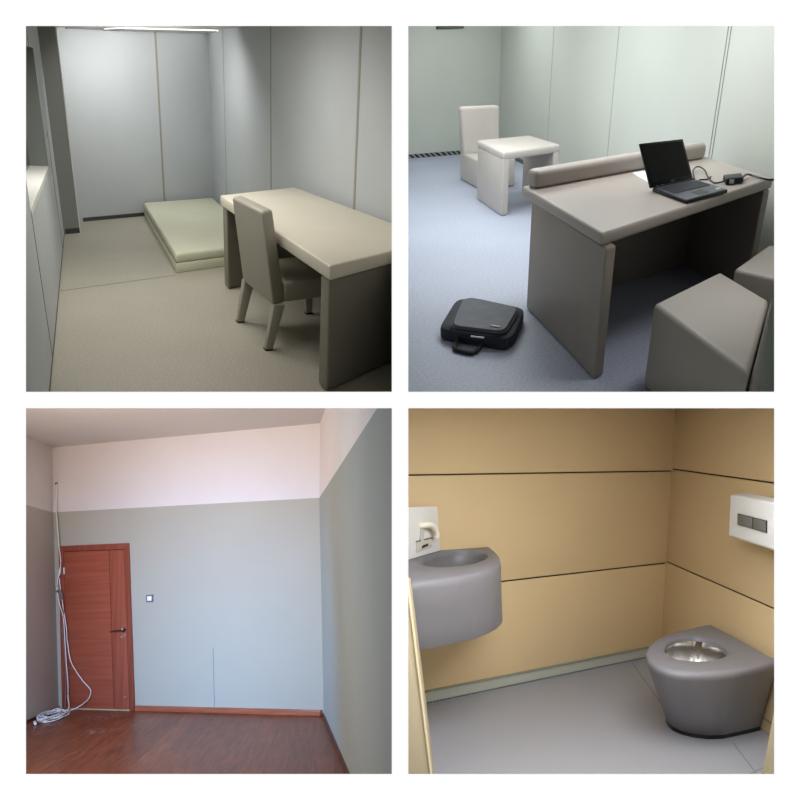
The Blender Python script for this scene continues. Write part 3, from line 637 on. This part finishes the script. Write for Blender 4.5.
# hanging cables with a coil on the floor
t = thing('cable_bundle', 'bundle of white cables hanging by the door frame and coiled on the floor', 'cable', (-8.0, 7.1, 0), r)
Yc = 7.44
hang = [(-8.585, 7.485, 2.921), (-8.555, 7.47, 2.6), (-8.50, Yc, 2.415), (-8.445, Yc, 2.077), (-8.395, Yc, 1.85)]
mb = MB(); mb.tube(hang + [(-8.40, Yc, 1.60), (-8.34, Yc, 1.35), (-8.245, Yc, 1.0), (-8.222, Yc, .849), (-8.15, Yc, .60), (-8.05, Yc, .47), (-7.93, Yc, .355), (-7.80, Yc, .255), (-7.782, Yc, .20), (-7.83, Yc, .12), (-7.95, 7.42, .045), (-8.02, 7.36, .012), (-8.03, 7.30, .012), (-8.10, 7.22, .012), (-8.16, 7.12, .014)], .0058, 6); mb.build('long_strand', M['cable'], r, t)
mb = MB(); mb.tube([add(p, (.012, -.008, 0)) for p in hang] + [(-8.41, Yc-.01, 1.70), (-8.43, Yc-.01, 1.50), (-8.37, Yc-.01, 1.30), (-8.30, Yc-.01, 1.15), (-8.265, Yc-.01, .95), (-8.215, Yc-.01, .6), (-8.165, Yc-.01, .3), (-8.16, Yc-.01, .16), (-8.10, 7.40, .06), (-7.98, 7.26, .012), (-7.80, 7.05, .012), (-7.74, 6.93, .012), (-7.92, 6.98, .012), (-8.03, 7.12, .012), (-8.08, 7.2, .016)], .0058, 6); mb.build('short_strand', M['cable'], r, t)
mb = MB(); mb.tube([(-8.40, Yc-.005, 1.84), (-8.36, Yc-.01, 1.74), (-8.415, Yc-.01, 1.58), (-8.34, Yc-.01, 1.42), (-8.29, Yc-.01, 1.22), (-8.30, Yc-.01, 1.0), (-8.25, Yc-.01, .7), (-8.205, Yc-.01, .4), (-8.20, Yc-.01, .1), (-8.2, 7.42, .02)], .0048, 6); mb.build('grey_strand', M['cabled'], r, t)
mb = MB(); mb.tube([(-8.43, Yc-.02, 1.47), (-8.36, Yc-.03, 1.47), (-8.33, Yc-.02, 1.42), (-8.35, Yc-.01, 1.36)], .016, 6); mb.build('cable_tie', M['cabled'], r, t)
pts = []; rnd = random.Random(3)
ea = Vector((-7.72, 6.60, 0)); eb = Vector((-8.13, 7.24, 0)); cc = (ea+eb)/2; ax = (eb-ea)/2; ay = Vector((ax.y, -ax.x, 0)).normalized()*.16; cc += Vector((.05, .025, 0))
for i in range(11*14):
    a = i/14*2*math.pi; k1 = .82+.2*math.sin(i/14*2.1+.5)+rnd.uniform(-.03, .03); k2 = .75+.28*math.sin(i/14*1.7)+rnd.uniform(-.05, .05)
    p = cc + ax*math.cos(a)*k1*.95 + ay*math.sin(a)*k2 + Vector((.015*math.sin(i*.21), .03*math.sin(i*.13), .012+.055*(i/154)*abs(math.sin(i*.37))))
    pts.append(p)
mb = MB(); mb.tube(pts, .0068, 6, smooth=False); mb.build('coil', M['cable'], r, t)
mb = MB(); q = [cc + (p-cc)*.86 + Vector((0, 0, .006)) for p in pts[20:90]]; mb.tube(q, .006, 6, smooth=False); mb.build('inner_coil', M['cabled'], r, t)
mb = MB(); mb.tube([(-7.78, 6.62, .02), (-7.68, 6.545, .02)], .016, 8, smooth=False); mb.build('plug', M['cable'], r, t)
mb = MB(); mb.tube([(-8.592, 7.493, 2.925), (-8.590, 7.475, 2.925)], .018, 8, smooth=False); mb.build('grommet', M['cabled'], r, t)
def bay(room, x, y, z): return room.at(x, y, z)
area('window_light_sky', r, (-5.3, 3.6, 2.0), (-6.1, 7.5, -.1), 1.5, 1.2, 74, (124, 188, 252), 95)
area('window_light_day', r, (-5.6, 3.2, 1.5), (-6.2, 7.5, 1.5), 1.6, 1.4, 54, (255, 238, 214))
area('window_light_ground', r, (-5.5, 3.5, 1.6), (-6.4, 7.5, 3.0), 1.6, .6, 36, (255, 232, 220), 115)
area('added_fill_right_wall', r, (-4.8, 3.2, 1.6), (-1.6, 4.3, 1.5), 1.0, 1.4, 46, (232, 238, 246))  # extra fill added to brighten the right wall, apart from the window light

# ================================================================== ROOM 4 : padded washroom
r = R4; HW = 2.6
CA = (4.215, 3.546); WA = unit((4.215, 3.546), (2.256, 3.495)); NA = (0.026, -1.0)
WBd = unit(CA, (3.585, 2.34)); NB = (-WBd[1]*-1, WBd[0]); NB = (WBd[1], -WBd[0])
if NB[0] > 0: NB = (-NB[0], -NB[1])
def a4(d): return (CA[0]+WA[0]*d, CA[1]+WA[1]*d)
def b4(d): return (CA[0]+WBd[0]*d, CA[1]+WBd[1]*d)
mb = MB(); mb.poly([(-.5, .8, 0), (5.2, .8, 0), (5.2, 3.8, 0), (-.5, 3.8, 0)])
def fjoint(p, q, w_=.006):
    d = unit(p, q); n = (-d[1]*w_/2, d[0]*w_/2); mb.prism([add(p, n), add(q, n), add(q, n, -1), add(p, n, -1)], 0, .0012, slot=1)
fjoint((3.842, 3.50), (3.38, 2.85)); fjoint((3.30, 2.36), (2.95, 1.9)); fjoint((2.9, 2.10), (3.35, 2.14))
struct(mb.build('floor', [M['f4'], M['joint']], r, clip=True, close=False), 'smooth grey vinyl washroom floor')
def panels(name, fn, n, dmax, gaps, lab, lean):
    mb = MB(); q0, q1 = add(fn(.0), n, -.001), add(fn(dmax), n, -.001)
    k0, k1 = -.036, .072*(HW-.5)
    mb.poly([(q0[0]+k0, q0[1], 0), (q1[0], q1[1], 0), (q1[0]+.072*HW*lean, q1[1], HW), (q0[0]+k1, q0[1], HW)], 1)
    zs = [(.0, gaps[0]-.004), (gaps[0]+.004, gaps[1]-.004), (gaps[1]+.004, HW)]
    for z0, z1 in zs:
        b0_ = fn(dmax); o_ = (n[0]*.016, n[1]*.016); l0_, l1_ = (.072*(z0-.5), 0), (.072*(z1-.5), 0); f0_, f1_ = (.072*z0, 0), (.072*z1, 0)
        a, c_ = add(fn(.010), l0_), add(fn(.010), l1_); b_, d_ = (add(b0_, f0_), add(b0_, f1_)) if lean else (b0_, b0_)
        lo = [(*a, z0), (*b_, z0), (*add(b_, o_), z0), (*add(a, o_), z0)]; hi = [(*c_, z1), (*d_, z1), (*add(d_, o_), z1), (*add(c_, o_), z1)]
        mb.hexa(lo, hi, .006, 3)
    struct(mb.build(name, [M['w4'], M['w4b']], r, clip=True), lab)
panels('wall_back', a4, NA, 4.2, (.610, 1.238), 'tan padded wall of wide panels behind the basin', 0)
panels('wall_right', b4, NB, 3.0, (.620, 1.252), 'tan padded wall behind the toilet and flush plate', 1)
def skirt4(fn, n, d0, d1, name, lab):
    mb = MB(); a, b_ = fn(d0), fn(d1)
    def box(z0, z1, t0, t1, slot):
        mb.hexa([(*add(a, n, t0), z0), (*add(b_, n, t0), z0), (*add(b_, n, t1), z0), (*add(a, n, t1), z0)], [(*add(a, n, t0), z1), (*add(b_, n, t0), z1), (*add(b_, n, t1), z1), (*add(a, n, t1), z1)], 0, 2, slot)
    box(.008, .060, .016, .026, 0); box(.060, .070, .016, .030, 1); box(0, .008, .016, .022, 2)
    struct(mb.build(name, [M['skirt4'], M['skirt4d'], M['shadowgap']], r, clip=True), lab)
skirt4(a4, NA, .03, 4.0, 'baseboard_back', 'grey-green skirting under the wide padded wall')
skirt4(b4, NB, .03, 2.6, 'baseboard_right', 'grey-green skirting beside the toilet')
# toilet
t = thing('toilet', 'grey D-shaped padded toilet with steel bowl against the tan wall', 'toilet', (3.3, 2.55, 0), r)
top = [(3.80, 2.872), (3.685, 2.862), (3.506, 2.847), (3.35, 2.815), (3.213, 2.768), (3.09, 2.706), (2.985, 2.632), (2.91, 2.545), (2.873, 2.46), (2.875, 2.395), (2.91, 2.343), (2.975, 2.303), (3.06, 2.272), (3.16, 2.252), (3.283, 2.248), (3.402, 2.252), (3.505, 2.266)]
tc_ = (3.33, 2.55); N_ = 96
TL = resample(top, N_, tc_)
basep = [(3.70, 2.78), (3.55, 2.79), (3.36, 2.765), (3.22, 2.70), (3.185, 2.655), (3.158, 2.605), (3.155, 2.552), (3.18, 2.496), (3.228, 2.448), (3.30, 2.418), (3.394, 2.410), (3.489, 2.402), (3.575, 2.398)]
BLp = resample(basep, N_, (3.43, 2.63))
openp = [(3.128, 2.637), (3.216, 2.698), (3.34, 2.747), (3.435, 2.757), (3.49, 2.738), (3.518, 2.68), (3.503, 2.595), (3.445, 2.51), (3.381, 2.457), (3.3, 2.42), (3.196, 2.411), (3.12, 2.435), (3.065, 2.49), (3.062, 2.56)]
OL = smooth_loop(resample(openp, N_, (3.29, 2.585)), 4)
def mix(a, b_, k): return [lerp(p, q, k) for p, q in zip(a, b_)]
ZT = .402
TI = mix(TL, OL, .14); TM = mix(TL, OL, .05)
loops = [lift(BLp, .018)] + [lift(mix(BLp, TL, k), .018+(ZT-.030-.018)*k) for k in (.25, .5, .75, .96)] + [lift(mix(TL, OL, -.006), ZT-.022), lift(mix(TL, OL, .02), ZT-.010), lift(mix(TL, OL, .07), ZT-.002), lift(mix(TL, OL, .15), ZT), lift(mix(TL, OL, .6), ZT), lift(mix(TL, OL, .88), ZT-.001), lift(mix(TL, OL, .97), ZT-.005), lift(OL, ZT-.014), lift(mix(TL, OL, 1.01), ZT-.028)]
mb = MB(); mb.loft(loops, 0, True, False); mb.build('body', M['v4'], r, t, close=False, ang=60)
oc = (3.29, 2.585)
mb = MB(); mb.loft([lift(scale_loop(OL, oc, 1.03), ZT-.020), lift(scale_loop(OL, oc, .99), ZT-.028), lift(scale_loop(OL, oc, 1.02), ZT-.07), lift(scale_loop(OL, oc, .95), ZT-.13), lift(scale_loop(OL, oc, .75), ZT-.22), lift(scale_loop(OL, oc, .4), ZT-.29), lift(scale_loop(OL, oc, .1), ZT-.31)], 0, False, True); mb.build('bowl', M['steel'], r, t, close=False, ang=60)
mb = MB(); mb.loft([lift(scale_loop(BLp, (3.36, 2.58), 1.0), .0), lift(scale_loop(BLp, (3.36, 2.58), 1.005), .02)], 0, True, True); mb.build('base_ring', M['black'], r, t)
# flush plate
t = thing('flush_plate', 'white padded flush plate with two grey buttons above the toilet', 'flush plate', (3.6, 2.45, .95), r)
P0, P1 = (3.640, 2.590), (3.28, 1.95)
def fp(p, z, o_): return (p[0]+NB[0]*o_, p[1]+NB[1]*o_, z)
mb = MB(); mb.hexa([fp(P0, .945, -.018), fp(P1, .945, -.018), fp(P1, 1.188, -.045), fp((3.620, 2.556), 1.192, -.045)], [fp(lerp(P0, P1, .03), .955, .062), fp(lerp(P0, P1, .97), .955, .062), fp(lerp(P0, P1, .97), 1.18, .062), fp(lerp(P0, P1, .055), 1.18, .062)], .014, 4); mb.build('cover', M['pad'], r, t)
def flat(p, q, z0, z1, o0, o1, bev=.002): m = MB(); m.hexa([fp(p, z0, o0), fp(q, z0, o0), fp(q, z1, o0), fp(p, z1, o0)], [fp(p, z0, o1), fp(q, z0, o1), fp(q, z1, o1), fp(p, z1, o1)], bev, 2); return m
flat((3.567, 2.468), (3.419, 2.207), 1.031, 1.090, .060, .0635, 0).build('button_recess', M['black'], r, t)
flat((3.564, 2.462), (3.488, 2.328), 1.034, 1.087, .062, .069).build('button', M['btn'], r, t)
flat((3.481, 2.316), (3.422, 2.212), 1.034, 1.087, .062, .069).build('button', M['btn'], r, t)
# tap panel across the corner above the basin
t = thing('tap_panel', 'off-white padded tap panel with spout and sensor above the basin', 'tap panel', (2.15, 3.42, .80), r)
Pa, Pb = (1.86, 3.247), (2.335, 3.525); pd = unit(Pa, Pb); pn = (pd[1], -pd[0])
def tp(u, z, o_): p = lerp((1.990, 3.280), (2.292, 3.455), u); return (p[0]+pn[0]*o_, p[1]+pn[1]*o_, z)
mb = MB(); mb.hexa([tp(-.6, .823, -.012), tp(1.04, .823, -.012), tp(.93, 1.072, -.012), tp(-.6, 1.105, -.012)], [tp(-.6, .823, 0), tp(1.02, .823, 0), tp(.90, 1.05, 0), tp(-.6, 1.08, 0)], .014, 4); mb.build('panel', M['pad'], r, t, clip=True)
mb = MB(); mb.tube([tp(.33, .985, -.01), tp(.35, .988, .02), tp(.48, .985, .03), tp(.60, .966, .032), tp(.685, .935, .032), tp(.70, .914, .032)], .016, 10); mb.build('spout', M['spout'], r, t)
mb = MB(); mb.hexa([tp(.31, .90, -.002), tp(.41, .905, -.002), tp(.41, .975, -.002), tp(.31, .97, -.002)], [tp(.31, .90, .01), tp(.41, .905, .01), tp(.41, .975, .01), tp(.31, .97, .01)], .003, 2); mb.build('spout_base', M['plateb'], r, t)
mb = MB(); mb.hexa([tp(.20, .850, 0), tp(.69, .858, 0), tp(.69, .905, 0), tp(.20, .905, 0)], [tp(.20, .850, .006), tp(.69, .858, .006), tp(.69, .905, .006), tp(.20, .905, .006)], .002, 2); pp_ = mb.build('sensor_plate', M['plateb'], r, t)
mb = MB(); mb.hexa([tp(.36, .866, .005), tp(.55, .872, .005), tp(.55, .884, .005), tp(.36, .88, .005)], [tp(.36, .866, .0085), tp(.55, .872, .0085), tp(.55, .884, .0085), tp(.36, .88, .0085)]); mb.build('sensor_eye', M['black'], r, pp_)
mb = MB(); mb.hexa([tp(.19, .905, 0), tp(.70, .905, 0), tp(.70, .911, 0), tp(.19, .911, 0)], [tp(.19, .905, .008), tp(.70, .905, .008), tp(.70, .911, .008), tp(.19, .911, .008)]); mb.build('sensor_rim', M['btn'], r, pp_)
# basin
t = thing('wash_basin', 'grey rounded wash basin hung on the tan wall below the tap panel', 'basin', (2.2, 3.2, .5), r)
bt = [(1.70, 3.46), (2.334, 3.476), (2.543, 3.482), (2.655, 3.484), (2.575, 3.325), (2.497, 3.185), (2.415, 3.07), (2.335, 2.99), (2.232, 2.922), (2.122, 2.872), (1.996, 2.835), (1.869, 2.822), (1.70, 2.82)]
bb = [(1.70, 3.46), (2.334, 3.476), (2.55, 3.482), (2.67, 3.484), (2.60, 3.33), (2.505, 3.165), (2.44, 3.083), (2.347, 3.009), (2.251, 2.956), (2.138, 2.912), (1.957, 2.886), (1.822, 2.872), (1.70, 2.868)]
bo_ = [(2.033, 3.251), (2.126, 3.353), (2.249, 3.430), (2.357, 3.455), (2.425, 3.445), (2.474, 3.40), (2.485, 3.325), (2.452, 3.242), (2.376, 3.164), (2.258, 3.098), (2.166, 3.078), (2.08, 3.085), (2.022, 3.13), (2.012, 3.185)]
bc = (2.23, 3.23)
TLb = resample(bt, 128, bc); BLb = resample(bb, 128, bc); OLb = scale_loop(smooth_loop(resample(bo_, 128, (2.25, 3.26)), 8), (2.262, 3.262), 1.03)
# make the openings' samples correspond by angle round bc
OLb = resample(OLb, 128, bc); ZT = .822
loops = [lift(scale_loop(BLb, bc, .985), .50), lift(BLb, .508)] + [lift(mix(BLb, TLb, k), .508+(ZT-.04-.508)*k) for k in (.33, .66, 1)] + [lift(mix(TLb, OLb, .012), ZT-.018), lift(mix(TLb, OLb, .05), ZT-.004), lift(mix(TLb, OLb, .12), ZT), lift(mix(TLb, OLb, .7), ZT), lift(mix(TLb, OLb, .92), ZT-.002), lift(OLb, ZT-.014), lift(mix(TLb, OLb, 1.02), ZT-.035)]
mb = MB(); mb.loft(loops, 0, True, False); mb.build('body', M['v4'], r, t, clip=True, close=False, ang=50)
oc = (2.25, 3.26)
mb = MB(); mb.loft([lift(scale_loop(OLb, oc, 1.01), ZT-.02), lift(scale_loop(OLb, oc, .97), ZT-.05), lift(scale_loop(OLb, oc, .85), ZT-.10), lift(scale_loop(OLb, oc, .5), ZT-.13), lift(scale_loop(OLb, oc, .08), ZT-.14)], 0, False, True); mb.build('bowl', M['v4in'], r, t, close=False, ang=60)
mb = MB(); mb.tube([(2.25, 3.26, ZT-.142), (2.25, 3.26, ZT-.134)], .022, 14, smooth=False); mb.build('drain', M['steelh'], r, t)
# jambs of the doorway in front
def prismz(pts_lo, pts_hi, m_, name, lab, sl=0):
    mb = MB(); mb.hexa(pts_lo, pts_hi, .006, 2); struct(mb.build(name, m_, r, clip=True), lab)
mb = MB()
J0, J1 = Vector((1.834, 2.764, 0)), Vector((1.725, 2.826, .842)); ex = Vector((-.5, .05, 0)); ey = Vector((-.060, -.083, 0))
mb.hexa([J0, J0+ey, J0+ey+ex, J0+ex], [J1, J1+ey, J1+ey+ex, J1+ex], .006, 2)
e_ = Vector((-.064, -.078, 0)); w_ = Vector((-.010, 0, 0)); y_ = Vector((0, -.012, 0))
mb.hexa([J0+e_, J0+e_+y_, J0+e_+y_+w_, J0+e_+w_], [J1+e_, J1+e_+y_, J1+e_+y_+w_, J1+e_+w_], slot=1)
struct(mb.build('trim_1', [M['jamb'], M['w4e']], r, clip=True), 'beige padded jamb at the left of the washroom')
mb = MB(); J0, J1 = Vector((3.125, 2.093, 0)), Vector((3.169, 2.067, .271)); d_ = J1-J0; J1 = J0+d_*5; ex = Vector((.5, -.3, 0)); ey = Vector((.06, -.08, 0))
mb.hexa([J0, J0+ey, J0+ey+ex, J0+ex], [J1, J1+ey, J1+ey+ex, J1+ex], .004, 2)
struct(mb.build('trim_2', M['jamb'], r, clip=True), 'beige padded jamb at the lower right of the washroom')
area('lamp_washroom', r, r.at(.95, -.024, 2.85), r.at(.95, -2, 2.95), 1.3, 1.2, 56, (246, 248, 255))

for o in list(bpy.data.objects):
    if '_o' in o: del o['_o']
